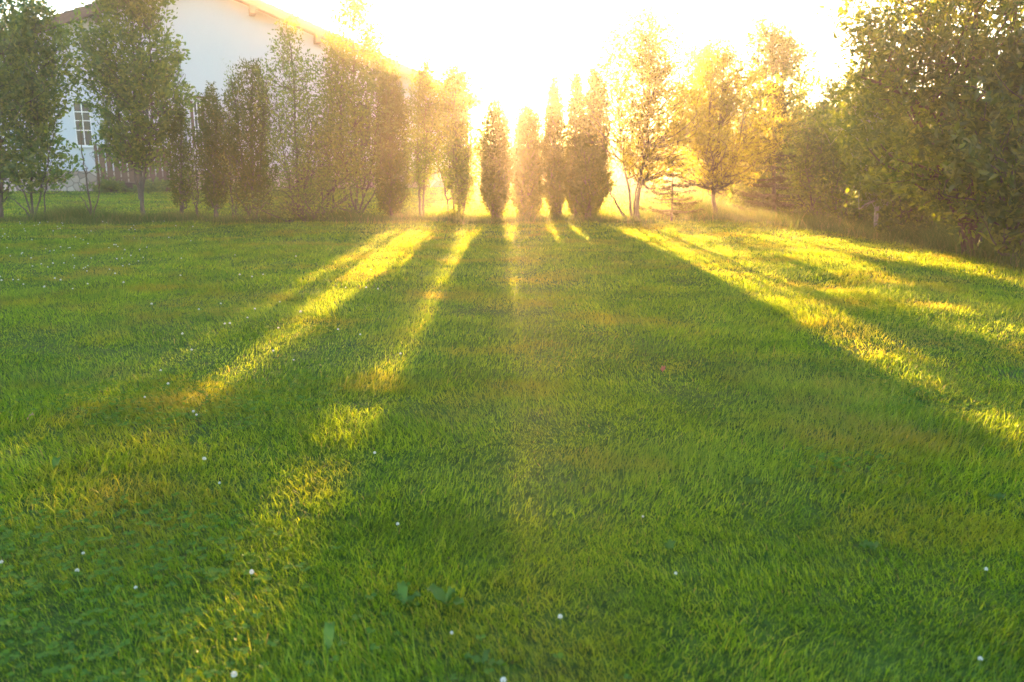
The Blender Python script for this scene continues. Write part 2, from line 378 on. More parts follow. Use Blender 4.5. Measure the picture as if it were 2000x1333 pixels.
for y0, y1, dens, h0, w0, seg in ((.9, 2.6, 23000, .036, .0023, 3), (2.6, 4.5, 11500, .041, .0033, 3), (4.5, 8, 5600, .043, .0048, 2), (8, 13, 2600, .044, .0082, 2),
                                  (13, 20, 950, .05, .013, 2), (20, 34, 250, .055, .026, 2), (34, 48, 70, .06, .05, 2)):
    X1 = y1 * .66 + 1.2; x, y = clump_xy(int(dens * 2 * X1 * (y1 - y0)), -X1, X1, y0, y1, r)
    p = xy0(x, y); hh = h0 * (.45 + .75 * r.random(len(x))) * (.55 + .9 * vnoise(p, 2.3, 6)) * (.75 + .5 * vnoise(p, .6, 7))
    tall = r.random(len(x)) < .03; hh[tall] *= 1.9
    wind = 6.28 * vnoise(p, 1.3, 8)
    blades(G, x, y, hh, w0 * (.7 + .6 * r.random(len(x))), r, .75, seg, wind)
x = (r.random(60000) - .5) * 16; y = r.random(60000) * 8 - 6.5
blades(G, x, y, .05 * (.5 + r.random(60000)), np.full(60000, .007), r, .7, 2)
gr = G.obj('grass', M['grass']); tag(gr, 'short mown green lawn grass with yellow sunlit streaks', 'grass', kind='stuff')

# unmown strip under the hedge and the right hand trees
T = Acc(); r = np.random.default_rng(4)
x = r.random(26000) * 17 - 13; y = 18.0 + r.normal(size=26000) * .42 + .5 * np.sin(x * 1.7) * np.sin(x * .61 + 1)
k = (x > -13) & (x < 3.0); x, y = x[k], y[k]
blades(T, x, y, .24 * (.4 + r.random(len(x))) * (.15 + 1.5 * vnoise(xy0(x, y), 1.9, 3) ** 1.5), np.full(len(x), .012), r, .6, 2)
def verge(px): return np.interp(px, [1230, 1450, 1640, 1760, 1900, 2150], [428, 432, 458, 478, 502, 560])
px = 1230 + r.random(30000) * 900; e = verge(px) - np.abs(r.normal(size=30000)) * 22 + r.normal(size=30000) * 3
P = np.array([ground(a, max(b, 385)) for a, b in zip(px, e)])
blades(T, P[:, 0], P[:, 1], .24 * (.4 + r.random(len(px))) * (.5 + vnoise(P * [1, 1, 0], 1.2, 3)), np.full(len(px), .011), r, .7, 2)
px = 1350 + r.normal(size=1500) * 28; e = 415 + r.normal(size=1500) * 6; P = np.array([ground(a, b) for a, b in zip(px, e)])
blades(T, P[:, 0], P[:, 1], .5 * (.4 + .8 * r.random(1500)), np.full(1500, .013), r, .55, 3)
tag(T.obj('tall_grass', M['tall']), 'tall unmown grass along the foot of the hedge and trees', 'tall grass', kind='stuff')

# clover leaves among the grass
C = Acc(); r = np.random.default_rng(6)
x, y = clump_xy(60000, -6, 6, 1.0, 9, r, side=.4); nn = vnoise(xy0(x, y), 1.1, 12)
k = nn > .57 + .12 * r.random(len(x)); x, y = x[k], y[k]
k = r.random(len(x)) < np.minimum(1, 4 / y); x, y = x[k], y[k]
c = np.stack([x, y, gz(x, y) + .020 + .026 * r.random(len(x))], 1); a0 = r.random(len(x)) * 6.28; sz = .008 + .006 * r.random(len(x))
tilt = r.normal(size=(len(x), 3)) * .22
for kk in range(3):
    a = a0 + kk * 2.094; d = norm(np.stack([np.cos(a), np.sin(a), .15 + 0 * a], 1) + tilt); s = norm(np.cross(d, [0, 0, 1.])) * sz[:, None] * .62; L = sz[:, None] * 1.25
    v = np.stack([c, c + d * L * .55 + s, c + d * L + s * .6, c + d * L * .93, c + d * L - s * .6, c + d * L * .55 - s], 1); b_ = np.arange(len(x))[:, None] * 6
    C.add(v, q=np.concatenate([b_ + [0, 1, 2, 3], b_ + [0, 3, 4, 5]]), rnd=np.repeat(r.random(len(x)), 6))
tag(C.obj('clover_leaves', M['clover']), 'small three part clover leaves scattered through the lawn', 'clover', kind='stuff')

# ------------------------------------------------------------------ clover flowers (one object each)
def blossom_mesh(seed):
    rr = np.random.default_rng(seed); A = Acc()
    n_ = 46; i = np.arange(n_) + .5; ph = np.arccos(1 - 1.75 * i / n_); th = math.pi * (1 + 5 ** .5) * i
    d = np.stack([np.cos(th) * np.sin(ph), np.sin(th) * np.sin(ph), np.cos(ph)], 1); R0 = .0085
    c = d * R0 * .35 + [0, 0, .062]; leaves(A, c, d + [0, 0, .25], R0 * 1.0, .0045, rr, .4, True)
    v = d * R0 * .5
    return A
b0 = blossom_mesh(1); bm_head = b0.mesh('blossom', M['petal'])
s0 = Acc(); tube(s0, smooth([(0, 0, 0), (.003, 0, .03), (0, 0, .060)], 5), .0013, 5); bm_stem = s0.mesh('stem', M['stalk'], True)
def flower(pos, s, label, group=None, parts=True):
    e = empty('clover_flower', pos, label, 'flower', group or 'white clover flowers in the lawn'); s *= .8; e.scale = (s * .85,) * 3
    rr = RNG.random() * 6; e.rotation_euler = (RNG.normal() * .12, RNG.normal() * .12, rr)
    for nme, me in (('blossom', bm_head), ('stem', bm_stem)):
        o = bpy.data.objects.new(nme, me); COL.objects.link(o); o.parent = e
    return e
named = [(395, 897, 1.15, 'white clover flower standing alone left of the long sunlit streak, upper of two beside it'),
         (487, 1113, 1.0, 'round white clover flower at left edge of the nearest sunlit streak'),
         (454, 1306, 1.05, 'white clover flower nearest the bottom edge inside the sunlit streak'),
         (733, 886, .9, 'white clover flower just right of the long thin sunlit streak'),
         (778, 1026, .8, 'small white clover flower in shade between the two thin sunlit streaks'),
         (149, 1116, .9, 'white clover flower in the dark near lawn, rightmost of a close pair at left'),
         (158, 1083, .7, 'tiny white clover flower just behind a brighter one at far left foreground'),
         (1097, 1209, .95, 'white clover flower in shade in the near lawn right of the centre'),
         (880, 1233, .65, 'tiny white clover flower in front of the broad leaved weed'),
         (1254, 1010, .6, 'small white clover flower in the middle of the shaded right foreground'),
         (1318, 1124, .7, 'white clover flower in shade right of the lawn centre near a pale leaf'),
         (1925, 1117, .75, 'white clover flower at the far right edge of the near lawn'),
         (1912, 1300, .8, 'white clover flower in the bottom right corner of the lawn'),
         (270, 1148, .7, 'white clover flower in the dark grass left of the nearest sunlit streak'),
         (432, 945, .7, 'little white clover flower below the one standing left of the long streak'),
         (980, 1330, 1.1, 'pinkish white clover flower cut by the bottom edge at the centre'),
         (3, 1100, .8, 'white clover flower cut by the left edge in the foreground')]
for px_, py_, s, lb in named:
    g = ground(px_, py_, .05 * s); flower((g[0], g[1], gz([g[0]], [g[1]])[0]), s, lb)
for px_, py_, s, lb in [(375, 800, 1, 'white clover flower at the tip of the wide sunlit streak, left of a pair'), (383, 806, .9, 'white clover flower at the tip of the wide sunlit streak, right of a pair'),
                        (328, 747, 1.1, 'white clover flower at the top left of the wide streak end'), (312, 719, 1, 'white clover flower in a pair behind the wide streak end'),
                        (281, 771, .9, 'white clover flower left of the wide sunlit streak in shade'), (783, 690, 1.1, 'white clover flower beside the middle streak, halfway back'),
                        (570, 468 + 230, .8, 'white clover flower in the wide sunlit streak itself')]:
    g = ground(px_, py_, .05); flower((g[0], g[1], gz([g[0]], [g[1]])[0]), s * .95, lb)
rr = np.random.default_rng(21)
for k in range(120):
    if k < 95: a = rr.random() * 420 * rr.random() ** .4; b = 432 + 130 * rr.random() ** 1.6
    elif k < 120: a = 150 + rr.random() * 600; b = 470 + rr.random() * 220
    else: a = 1130 + rr.random() * 850; b = 440 + rr.random() * 160
    g = ground(a, b, .05)
    flower((g[0], g[1], gz([g[0]], [g[1]])[0]), 1.0 + rr.random() * .6, 'tiny white clover flower, a mere speck in the lawn far back near the trees', 'distant specks of white clover')

# ------------------------------------------------------------------ broad leaved weeds and fallen leaves
def weed(px_, py_, label, leafs, mt='weed', name='weed', cat='weed', h=.02):
    g = ground(px_, py_, h); base = np.array([g[0], g[1], gz([g[0]], [g[1]])[0]])
    root = empty(name, base, label, cat, None)
    for (az, L, Wd, rise) in leafs:
        L *= .8; Wd *= .8; rise *= .8
        A = Acc(); t = np.linspace(0, 1, 9); d = np.array([math.cos(az), math.sin(az), 0]); s = np.array([-d[1], d[0], 0])
        w = Wd / 2 * np.sin(np.pi * np.clip(t, 0, 1) ** .8) ** .7 * (t < .999) + .002
        c = d * (t * L)[:, None] + np.array([0, 0, 1]) * (.012 + rise * np.sin(t * 2.2))[:, None]
        wav = .006 * np.sin(t * 15 + az); w = w * (1 + .13 * np.sin(t * 23 + az * 3))
        V = np.stack([c - s * w[:, None] + np.array([0, 0, 1]) * (.006 + wav)[:, None], c, c + s * w[:, None] + np.array([0, 0, 1]) * (.006 - wav)[:, None]], 1)
        o = np.arange(8)[:, None] * 3
        A.add(V, q=np.concatenate([o + [0, 1, 4, 3], o + [1, 2, 5, 4]]), rnd=np.full(27, rr.random()))
        A.obj('leaf', M[mt], root, True)
    return root
weed(872, 1188, 'broad leaved weed with two large rounded leaves in the shaded foreground', [(2.6, .085, .042, .05), (-.6, .075, .045, .035), (1.0, .05, .02, .05), (.3, .04, .015, .05)])
weed(790, 1188, 'dark weed with narrow upright leaves left of the broad leaved one', [(1.9, .07, .028, .06), (.5, .07, .024, .03), (-.2, .06, .02, .01), (2.8, .05, .02, .04)])
weed(640, 1275, 'single pale upright weed leaf near the bottom edge left of centre', [(1.5, .06, .03, .075), (1.9, .03, .012, .03)])
weed(945, 1300, 'weed with long pale leaves lying flat at the bottom centre', [(2.9, .07, .022, .02), (-.2, .07, .02, .012), (1.2, .04, .015, .03)])
weed(1305, 1080, 'small weed with a bright rounded leaf right of centre', [(.8, .04, .028, .03), (2.4, .025, .012, .02)])
weed(105, 915, 'bluish rounded weed leaf standing in the left lawn', [(1.4, .05, .04, .05), (.2, .03, .015, .02)])
weed(1470, 945, 'low weed with grey green leaves in the right middle lawn', [(.4, .05, .03, .01), (2.2, .05, .03, .01), (3.9, .05, .028, .01), (5.2, .04, .02, .01)])
weed(1700, 1075, 'low weed with flat bluish leaves in the shaded right foreground', [(.1, .045, .03, .012), (1.9, .045, .03, .01), (3.3, .05, .03, .01), (4.6, .04, .028, .01)])
weed(1950, 975, 'low weed with flat shiny leaves near the right edge', [(.6, .05, .03, .012), (2.6, .045, .03, .01), (4.3, .04, .025, .01)])
weed(1295, 717, 'small fallen orange red leaf on the shaded lawn right of centre', [(1.2, .035, .025, .035), (2.6, .022, .02, .02)], 'dead', 'fallen_leaf', 'leaf', .04)
weed(52, 812, 'pale tan fallen leaf on the lawn at far left', [(.3, .04, .03, .03)], 'tan', 'fallen_leaf', 'leaf', .03)

# ------------------------------------------------------------------ hedge row and trees
HG = 'trees and shrubs of the hedge row'
Y = 18.3
tree('deciduous_tree', 'leafy tree cut by the left edge, its trunk at the edge of the picture', 'tree',
     [[(-2, 418), (2, 330), (-10, 200), (0, 60)], [(-4, 416), (-25, 330), (-40, 150)]],
     [(395, -70, 20), (330, -110, 45), (230, -130, 75), (130, -130, 105), (60, -120, 122), (20, -100, 112), (-40, -60, 70)], Y, seed=1, twigs=800, per=15, leaf=(.10, .05), group=HG, gap=.3, cheap=False)
tree('multi_stem_shrub', 'tall leafy shrub with V shaped stems left of the house window', 'shrub',
     [[(63, 418), (62, 330), (60, 180), (70, 70)], [(64, 418), (45, 375), (20, 330), (10, 250)], [(64, 418), (90, 340), (110, 250)], [(85, 420), (88, 380), (100, 330)], [(62, 418), (38, 398), (18, 385)]],
     [(368, 30, 95), (340, 15, 145), (310, 5, 120), (270, 15, 105), (230, 10, 125), (170, -5, 130), (100, 0, 130), (60, 15, 120), (15, 30, 100)], Y, seed=2, twigs=560, per=14, leaf=(.10, .052), group=HG, gap=.36, r0=.03, cheap=False, lump=.6)
tree('sapling', 'thin bare stemmed sapling standing before the house window', 'sapling',
     [[(180, 418), (172, 370), (163, 320), (157, 270), (160, 225)], [(180, 418), (190, 395), (196, 360), (185, 300)], [(179, 418), (165, 395), (150, 380)]],
     [(330, 160, 205), (300, 135, 210), (270, 140, 200), (235, 150, 175)], Y, seed=3, twigs=16, per=9, leaf=(.085, .04), group=HG, gap=.0, r0=.024, bark='redbark', limb=1.0, cheap=False)
tree('deciduous_tree', 'tall broad leafy tree right of the house window, growing from a dirt mound', 'tree',
     [[(279, 418), (277, 370), (270, 300), (262, 180), (260, 20)], [(275, 390), (262, 330), (235, 230), (215, 100)], [(276, 380), (292, 300), (300, 180), (295, 60)]],
     [(322, 235, 305), (290, 205, 325), (250, 188, 342), (200, 190, 365), (150, 175, 370), (100, 170, 355), (60, 185, 325), (0, 205, 318), (-60, 225, 300), (-90, 245, 275)], Y, seed=4, twigs=1150, per=15, leaf=(.095, .046), group=HG, gap=.24, r0=.05, cheap=False, lump=.6)
thuja('thuja', 'small dark conifer just right of the tree on the dirt mound', 354, [(398, 345, 362), (370, 334, 374), (320, 330, 378), (260, 334, 372), (220, 345, 362), (205, 352, 357)], Y, 5, 420, group=HG, lump=.5)
tree('sapling', 'small slender sapling between two dark conifers at left', 'sapling', [[(387, 420), (386, 380), (384, 330), (386, 280)], [(387, 410), (378, 380), (372, 350)]],
     [(385, 375, 398), (360, 366, 402), (320, 366, 400), (285, 376, 392)], Y, seed=6, twigs=60, per=12, leaf=(.06, .03), group=HG, gap=.1, r0=.02)
thuja('thuja', 'dense dark thuja with feathery top in front of the shuttered window', 422,
      [(400, 405, 436), (375, 396, 446), (330, 392, 452), (270, 390, 446), (215, 394, 434), (190, 402, 422), (165, 410, 416)], Y, 7, 950, group=HG, lump=.4)
thuja('thuja', 'wide dark thuja with three feathery tips left of the slim tree', 492,
      [(408, 475, 515), (380, 462, 528), (330, 452, 535), (260, 448, 530), (200, 446, 528), (160, 462, 520), (120, 482, 508)], Y, 8, 1300, group=HG, lump=.75,
      trunks=[[(493, 420), (492, 140)], [(487, 420), (455, 150)], [(500, 420), (521, 150)]])
tree('feathery_shoot_shrub', 'upright shrub of thin feathery shoots between the two dark thujas', 'shrub', [[(455, 420), (448, 300), (447, 150)], [(458, 420), (462, 300), (470, 170)]],
     [(400, 448, 468), (330, 436, 468), (240, 436, 462), (170, 440, 458), (130, 444, 452)], Y, seed=9, twigs=170, per=12, leaf=(.06, .022), group=HG, gap=.15, r0=.02, up=1.3)
tree('slim_tree', 'slim airy tree whose narrow tip crosses the roof edge', 'tree', [[(581, 420), (580, 300), (572, 150), (560, 40)], [(583, 420), (600, 330), (612, 220)], [(580, 420), (560, 330), (545, 220)]],
     [(400, 555, 612), (350, 530, 630), (290, 522, 640), (220, 522, 622), (170, 525, 612), (120, 532, 595), (70, 542, 580), (20, 553, 568)], Y, seed=10, twigs=780, per=13, leaf=(.07, .032), group=HG, gap=.33, r0=.035, up=1.0)
tree('low_spreading_shrub', 'low spreading shrub with slanting stems at the foot of the slim tree', 'shrub',
     [[(608, 422), (640, 380), (672, 350), (690, 330)], [(604, 422), (570, 390), (545, 370)], [(615, 422), (660, 395), (695, 372)]],
     [(424, 500, 650), (405, 500, 690), (385, 520, 715), (362, 560, 710), (345, 600, 680)], 18.0, seed=11, twigs=330, per=12, leaf=(.06, .028), group=HG, gap=.3, r0=.028, up=.4)
tree('bushy_tree', 'dense bushy tree just left of the tall tip that rises above the roof', 'tree', [[(640, 420), (642, 300), (648, 120)], [(645, 420), (662, 280), (668, 130)]],
     [(370, 625, 665), (320, 612, 680), (240, 612, 690), (160, 618, 690), (110, 628, 680), (75, 640, 665)], 18.5, seed=12, twigs=560, per=13, leaf=(.07, .034), group=HG, gap=.28, r0=.035)
tree('multi_stem_tree', 'tall many stemmed tree with two tips rising above the roof', 'tree',
     [[(697, 424), (695, 330), (692, 180), (690, -10)], [(697, 424), (680, 350), (665, 280), (668, 200)], [(698, 424), (722, 345), (735, 260), (745, 80)], [(698, 424), (712, 350), (715, 250)], [(697, 424), (735, 370), (752, 330)], [(696, 424), (672, 380), (655, 330)]],
     [(360, 655, 745), (320, 645, 758), (260, 650, 765), (200, 655, 768), (140, 668, 775), (95, 668, 770), (60, 672, 735), (30, 668, 722), (0, 672, 715), (-25, 684, 700)], Y, seed=13, twigs=1000, per=13, leaf=(.075, .036), group=HG, gap=.3, r0=.035, lump=.6)
thuja('thuja', 'dark column thuja with straight left side right of the many stemmed tree', 763,
      [(412, 748, 778), (385, 738, 790), (340, 733, 795), (280, 733, 794), (220, 738, 790), (170, 745, 784), (140, 755, 770)], Y, 14, 1300, group=HG)
tree('slim_tree', 'slim tree on two bare trunks with a leafy column above', 'tree', [[(821, 424), (820, 380), (816, 300), (820, 140)], [(825, 424), (828, 380), (832, 300), (834, 200)]],
     [(360, 812, 832), (332, 806, 850), (280, 798, 860), (220, 796, 862), (160, 806, 850), (125, 818, 842), (105, 824, 832)], Y, seed=15, twigs=640, per=13, leaf=(.065, .032), group=HG, gap=.12, r0=.04)
tree('multi_stem_shrub', 'tall dense shrub on slanting bare stems beside the house corner', 'shrub',
     [[(898, 428), (895, 360), (890, 250), (888, 170)], [(878, 426), (872, 380), (858, 330), (845, 300)], [(890, 426), (880, 350), (872, 250)], [(902, 428), (912, 370), (918, 250)]],
     [(392, 885, 915), (365, 876, 918), (330, 868, 921), (280, 854, 926), (220, 850, 924), (170, 856, 918), (140, 868, 906), (125, 884, 894)], Y, seed=16, twigs=1000, per=13, leaf=(.07, .034), group=HG, gap=.08, r0=.035)
thuja('thuja', 'column thuja directly left of the low sun', 967, [(415, 956, 980), (385, 943, 994), (340, 939, 997), (280, 941, 995), (230, 950, 988), (205, 958, 978), (192, 964, 972)], Y, 17, 1300,
      wide=1.2, trunks=[[(967, 427), (968, 230)], [(962, 427), (960, 260)], [(973, 427), (976, 260)]], group=HG)
thuja('thuja', 'column thuja directly right of the low sun', 1030, [(418, 1018, 1044), (390, 1006, 1056), (340, 1003, 1058), (280, 1004, 1057), (240, 1008, 1052), (222, 1016, 1044), (205, 1026, 1036)], Y, 18, 1350,
      wide=1.2, trunks=[[(1032, 428), (1030, 240)], [(1025, 428), (1022, 270)]], group=HG)
thuja('thuja', 'pointed thuja, third column from the sun and lower than the twin spires', 1084, [(415, 1075, 1095), (380, 1064, 1106), (330, 1060, 1108), (260, 1062, 1107), (205, 1067, 1100), (175, 1074, 1092), (153, 1080, 1085)], Y, 19, 1150, wide=1.0,
      trunks=[[(1084, 428), (1083, 190)], [(1092, 428), (1096, 300)]], group=HG)
thuja('thuja', 'left of the twin thuja spires, narrow and sharply pointed', 1124, [(410, 1112, 1135), (370, 1102, 1144), (320, 1104, 1145), (250, 1108, 1142), (200, 1111, 1140), (165, 1117, 1134), (145, 1123, 1130)], 18.6, 20, 1050, wide=.98, group=HG)
thuja('thuja', 'right of the twin thuja spires, widest of the columns with a swollen base', 1150, [(418, 1136, 1166), (395, 1122, 1180), (360, 1118, 1190), (300, 1126, 1188), (240, 1136, 1186), (190, 1143, 1184), (160, 1150, 1176), (142, 1158, 1166)], 18.1, 21, 1600, wide=1.0,
      trunks=[[(1146, 430), (1152, 330), (1160, 190)], [(1152, 430), (1162, 300)]], group=HG)
WG = 'willows right of the hedge row'
tree('willow_tree', 'airy willow on two straight trunks with a leaning stem, right of the twin spires', 'tree',
     [[(1246, 432), (1246, 380), (1262, 300), (1268, 190), (1268, 50)], [(1233, 432), (1230, 380), (1215, 300), (1205, 200)], [(1228, 430), (1205, 400), (1188, 368)], [(1240, 430), (1240, 390), (1250, 330)]],
     [(350, 1235, 1290), (320, 1205, 1325), (260, 1180, 1350), (200, 1172, 1352), (150, 1164, 1345), (100, 1180, 1335), (60, 1205, 1315), (15, 1245, 1285)], 17.6, seed=22, twigs=1700, per=13, leaf=(.08, .026), material='willow', group=WG, gap=.27, r0=.05, up=.8, lump=.6)
tree('willow_tree', 'rounded golden willow on one leaning trunk, widest crown near the lawn edge', 'tree',
     [[(1399, 426), (1393, 385), (1392, 340), (1405, 240), (1415, 110)], [(1394, 375), (1425, 320), (1460, 260)], [(1393, 350), (1370, 290), (1345, 220)], [(1392, 345), (1385, 250), (1390, 150)]],
     [(362, 1375, 1440), (335, 1325, 1495), (280, 1310, 1515), (220, 1305, 1520), (170, 1318, 1505), (130, 1345, 1480), (100, 1385, 1445), (72, 1405, 1425)], 18.6, seed=23, twigs=1600, per=14, leaf=(.08, .026), material='willow', group=WG, gap=.28, r0=.055, up=.7, lump=.95)
spruce('small_spruce', 'small sparse spruce with drooping side branches between the two willows', (1312, 428), (1316, 290), 17.8, .66, 24, 412, dens=.5)
spruce('spruce_tree', 'dark wide spruce with a thin orange tip behind the golden willow', (1512, 425), (1510, 140), 19.5, 1.05, 25, 415, dens=.9)
BG = 'trees standing behind the willows'
tree('round_tree', 'dark round topped tree peeping between the two willows', 'tree', [[(1372, 390), (1372, 250), (1375, 120)]],
     [(350, 1345, 1400), (280, 1325, 1425), (200, 1325, 1425), (140, 1335, 1415), (100, 1345, 1405), (82, 1360, 1392)], 30, material='shade', seed=26, twigs=650, per=14, leaf=(.12, .06), group=BG, gap=.1)
tree('poplar_tree', 'tall many tipped tree behind the spruce, its tips highest right of centre', 'tree', [[(1530, 390), (1530, 250), (1528, 60)], [(1528, 390), (1490, 250), (1478, 50)], [(1532, 390), (1560, 250), (1562, 110)]],
     [(370, 1475, 1590), (300, 1450, 1605), (220, 1445, 1605), (160, 1448, 1592), (110, 1455, 1578), (70, 1464, 1560), (35, 1472, 1490)], 26, material='shade', seed=27, twigs=1600, per=14, leaf=(.11, .05), group=BG, gap=.3, r0=.07, lump=.85)
tree('bushy_tree', 'bushy tree filling the gap between the tall tipped tree and the big right tree', 'tree', [[(1620, 395), (1622, 300), (1618, 220)], [(1625, 395), (1660, 290), (1680, 220)]],
     [(385, 1560, 1700), (330, 1545, 1730), (270, 1550, 1740), (225, 1575, 1740), (190, 1600, 1730), (165, 1612, 1650)], 22, seed=28, twigs=1000, per=14, leaf=(.10, .045), group=BG, gap=.22, r0=.06, material='shade')
UG = 'undergrowth shrubs at the right edge of the lawn'
tree('understory_shrub', 'thin stemmed shrub at the lawn edge right of the dark spruce', 'shrub',
     [[(1590, 436), (1585, 380), (1575, 320), (1580, 260)], [(1594, 436), (1605, 380), (1612, 300)], [(1600, 438), (1625, 380), (1640, 320)]],
     [(420, 1570, 1630), (380, 1550, 1650), (320, 1540, 1665), (260, 1550, 1655), (215, 1570, 1640)], 17.2, seed=29, twigs=520, per=13, leaf=(.075, .034), group=UG, gap=.3, r0=.02, material='shade')
tree('understory_shrub', 'tangled shrub left of the pale trunked young tree', 'shrub',
     [[(1655, 446), (1652, 380), (1645, 300)], [(1660, 446), (1680, 380), (1690, 310)], [(1650, 446), (1630, 400), (1620, 350)], [(1670, 448), (1672, 400), (1668, 340)]],
     [(435, 1625, 1690), (400, 1610, 1705), (350, 1605, 1720), (290, 1615, 1720), (240, 1630, 1700)], 15.9, seed=30, twigs=520, per=13, leaf=(.075, .034), group=UG, gap=.3, r0=.02, material='shade')
tree('young_tree', 'young tree with a pale smooth trunk at the right edge of the lawn', 'tree',
     [[(1711, 462), (1711, 420), (1717, 370), (1722, 300), (1715, 180)], [(1715, 380), (1740, 320), (1760, 260)]],
     [(385, 1670, 1765), (340, 1650, 1790), (280, 1640, 1790), (220, 1645, 1780), (160, 1665, 1760), (120, 1690, 1735)], 13.9, seed=31, twigs=700, per=13, leaf=(.085, .038), group=UG, gap=.25, material='shade', r0=.045, bark='palebark', cheap=False)
tree('understory_shrub', 'dark shrub with crooked low stems right of the pale trunk', 'shrub',
     [[(1765, 470), (1762, 420), (1750, 350)], [(1795, 478), (1792, 450), (1780, 400), (1790, 330)], [(1800, 478), (1815, 430), (1830, 370)], [(1775, 472), (1785, 430), (1800, 380)]],
     [(462, 1750, 1830), (420, 1735, 1850), (370, 1730, 1860), (310, 1735, 1860), (260, 1750, 1850)], 13.2, seed=32, twigs=650, per=13, leaf=(.08, .038), group=UG, gap=.2, material='shade', r0=.025, cheap=False)
tree('large_tree', 'biggest tree at upper right, thick reddish trunk and large backlit leaves', 'tree',
     [[(1906, 496), (1903, 440), (1895, 300), (1900, 120), (1905, -60)], [(1893, 494), (1880, 430), (1840, 330), (1790, 220), (1740, 120)], [(1904, 430), (1950, 330), (1985, 200), (1990, 40)], [(1898, 300), (1850, 160), (1790, 30)], [(1897, 340), (1860, 260), (1780, 190), (1690, 150)]],
     [(445, 1870, 1940), (410, 1810, 2000), (350, 1730, 2080), (280, 1675, 2120), (210, 1650, 2140), (150, 1630, 2150), (100, 1640, 2150), (60, 1630, 2140), (0, 1640, 2130), (-80, 1680, 2080), (-140, 1750, 2020)], 11.0, seed=33, twigs=2300, per=12, dy=.7, leaf=(.088, .032), group=None, gap=.42, material='shade', r0=.10, bark='redbark', tw=.42, cheap=False, lump=.45, limb=.07, gs=2.2, up=.4)
tree('deciduous_tree', 'dark leafy tree cut by the right edge with a slanting low trunk', 'tree',
     [[(1985, 516), (1997, 470), (2030, 380), (2050, 200)], [(1988, 512), (1975, 440), (1960, 330)]],
     [(478, 1960, 2060), (430, 1920, 2120), (370, 1890, 2160), (300, 1890, 2180), (220, 1900, 2190), (140, 1930, 2180), (60, 1980, 2150)], 9.9, seed=34, twigs=1100, per=13, leaf=(.11, .05), group=None, gap=.2, material='shade', r0=.06, tw=.35, cheap=False)
BR = 'trees closing the view behind the right hand edge'
for k, (a, b, t_, Yk, w, lb) in enumerate([(1690, 392, 215, 24, 75, 'leafy tree deep behind the pale trunked young tree'), (1800, 395, 260, 21, 95, 'leafy tree deep behind the big right tree, left of its trunk'),
                                      (1930, 400, 270, 19, 110, 'leafy tree deep behind the big right tree, right of its trunk'), (2070, 400, 180, 17, 110, 'leafy tree outside the right edge behind the slanting trunk')]):
    tree('deciduous_tree', lb, 'tree', [[(a, b), (a + 5, 300), (a - 3, t_ + 40)], [(a + 3, b), (a + 40, 330), (a + 50, t_ + 40)]],
         [(b + 5, a - w * .6, a + w * .6), (350, a - w, a + w), (290, a - w, a + w), ((t_ + 260) / 2 if t_ < 240 else 264, a - w * .9, a + w * .9), (t_, a - w * .3, a + w * .3)], Yk, seed=40 + k, twigs=650, per=14, leaf=(.12, .055), group=BR, gap=.25, r0=.06, material='shade')
# low bushes at the lawn edge on the right, in front of the deep trees
for k, (a, b, t_, Yk, w, lb) in enumerate([(1405, 398, 280, 25, 38, 'dark bush behind the trunk of the golden willow'), (1460, 402, 230, 24, 40, 'tall dark bush between the golden willow and the spruce'), (1350, 384, 318, 33, 30, 'distant dark bush seen between the trunks of the two willows'), (1480, 425, 330, 21, 55, 'low dark bush at the foot of the spruce'), (1560, 428, 350, 20, 50, 'low bush between the spruce and the thin stemmed shrub'),
                                      (1735, 452, 380, 16, 45, 'low dark bush in deep shade behind the pale trunk'), (1850, 470, 370, 14, 55, 'low dark bush in deep shade left of the thick trunk')]):
    tree('low_bush', lb, 'bush', [[(a, b), (a, t_ + 20)], [(a + 3, b), (a + 20, t_ + 30)]], [(b - 2, a - w, a + w), ((b + t_) / 2, a - w, a + w), (t_, a - w * .4, a + w * .4)], Yk, seed=50 + k, twigs=420, per=13,
         leaf=(.08, .036), group='low bushes in the right hand shade', gap=.1, r0=.02, material='shade')

# far wood beyond the field
A = Acc(); r = np.random.default_rng(8)
nW = 90000; x = (r.random(nW) - .5) * 130; yb = 70 + r.random(nW) * 10
top = 2.1 + 1.7 * vnoise(xy0(x, yb * 0), .22, 1) + .5 * vnoise(xy0(x, yb * 0), 1.1, 2)
sidet = np.clip((np.abs(x + .3) - 9) / 14, 0, 1) * 2.5; z = r.random(nW) ** .7 * (top + sidet)
leaves(A, np.stack([x, yb, z], 1), r.normal(size=(nW, 3)), .42, .22, r, cheap=True)
tag(A.obj('far_woodland', M['broad']), 'low hazy wood closing the field far behind the hedge', 'woodland', kind='stuff')

# ------------------------------------------------------------------ dirt mound
g = ground(266, 424); A = Acc(); nr, na = 8, 22; V = []
for i in range(nr):
    for j in range(na):
        f = i / (nr - 1); a = j / na * 6.283; rad = f * .30 * (1 + .25 * math.sin(3 * a + 1)) ; V.append((rad * math.cos(a) * 1.2, rad * math.sin(a), .13 * (1 - f * f) + .03 * RNG.random() * (1 - f) - .02))
q = [(i * na + j, i * na + (j + 1) % na, (i + 1) * na + (j + 1) % na, (i + 1) * na + j) for i in range(nr - 1) for j in range(na)]
A.add(V, q=q); o = A.obj('dirt_mound', M['dirt'], None, True); o.location = (g[0], 17.9, 0); tag(o, 'small brown mound of bare dirt at the foot of a tree', 'dirt mound')

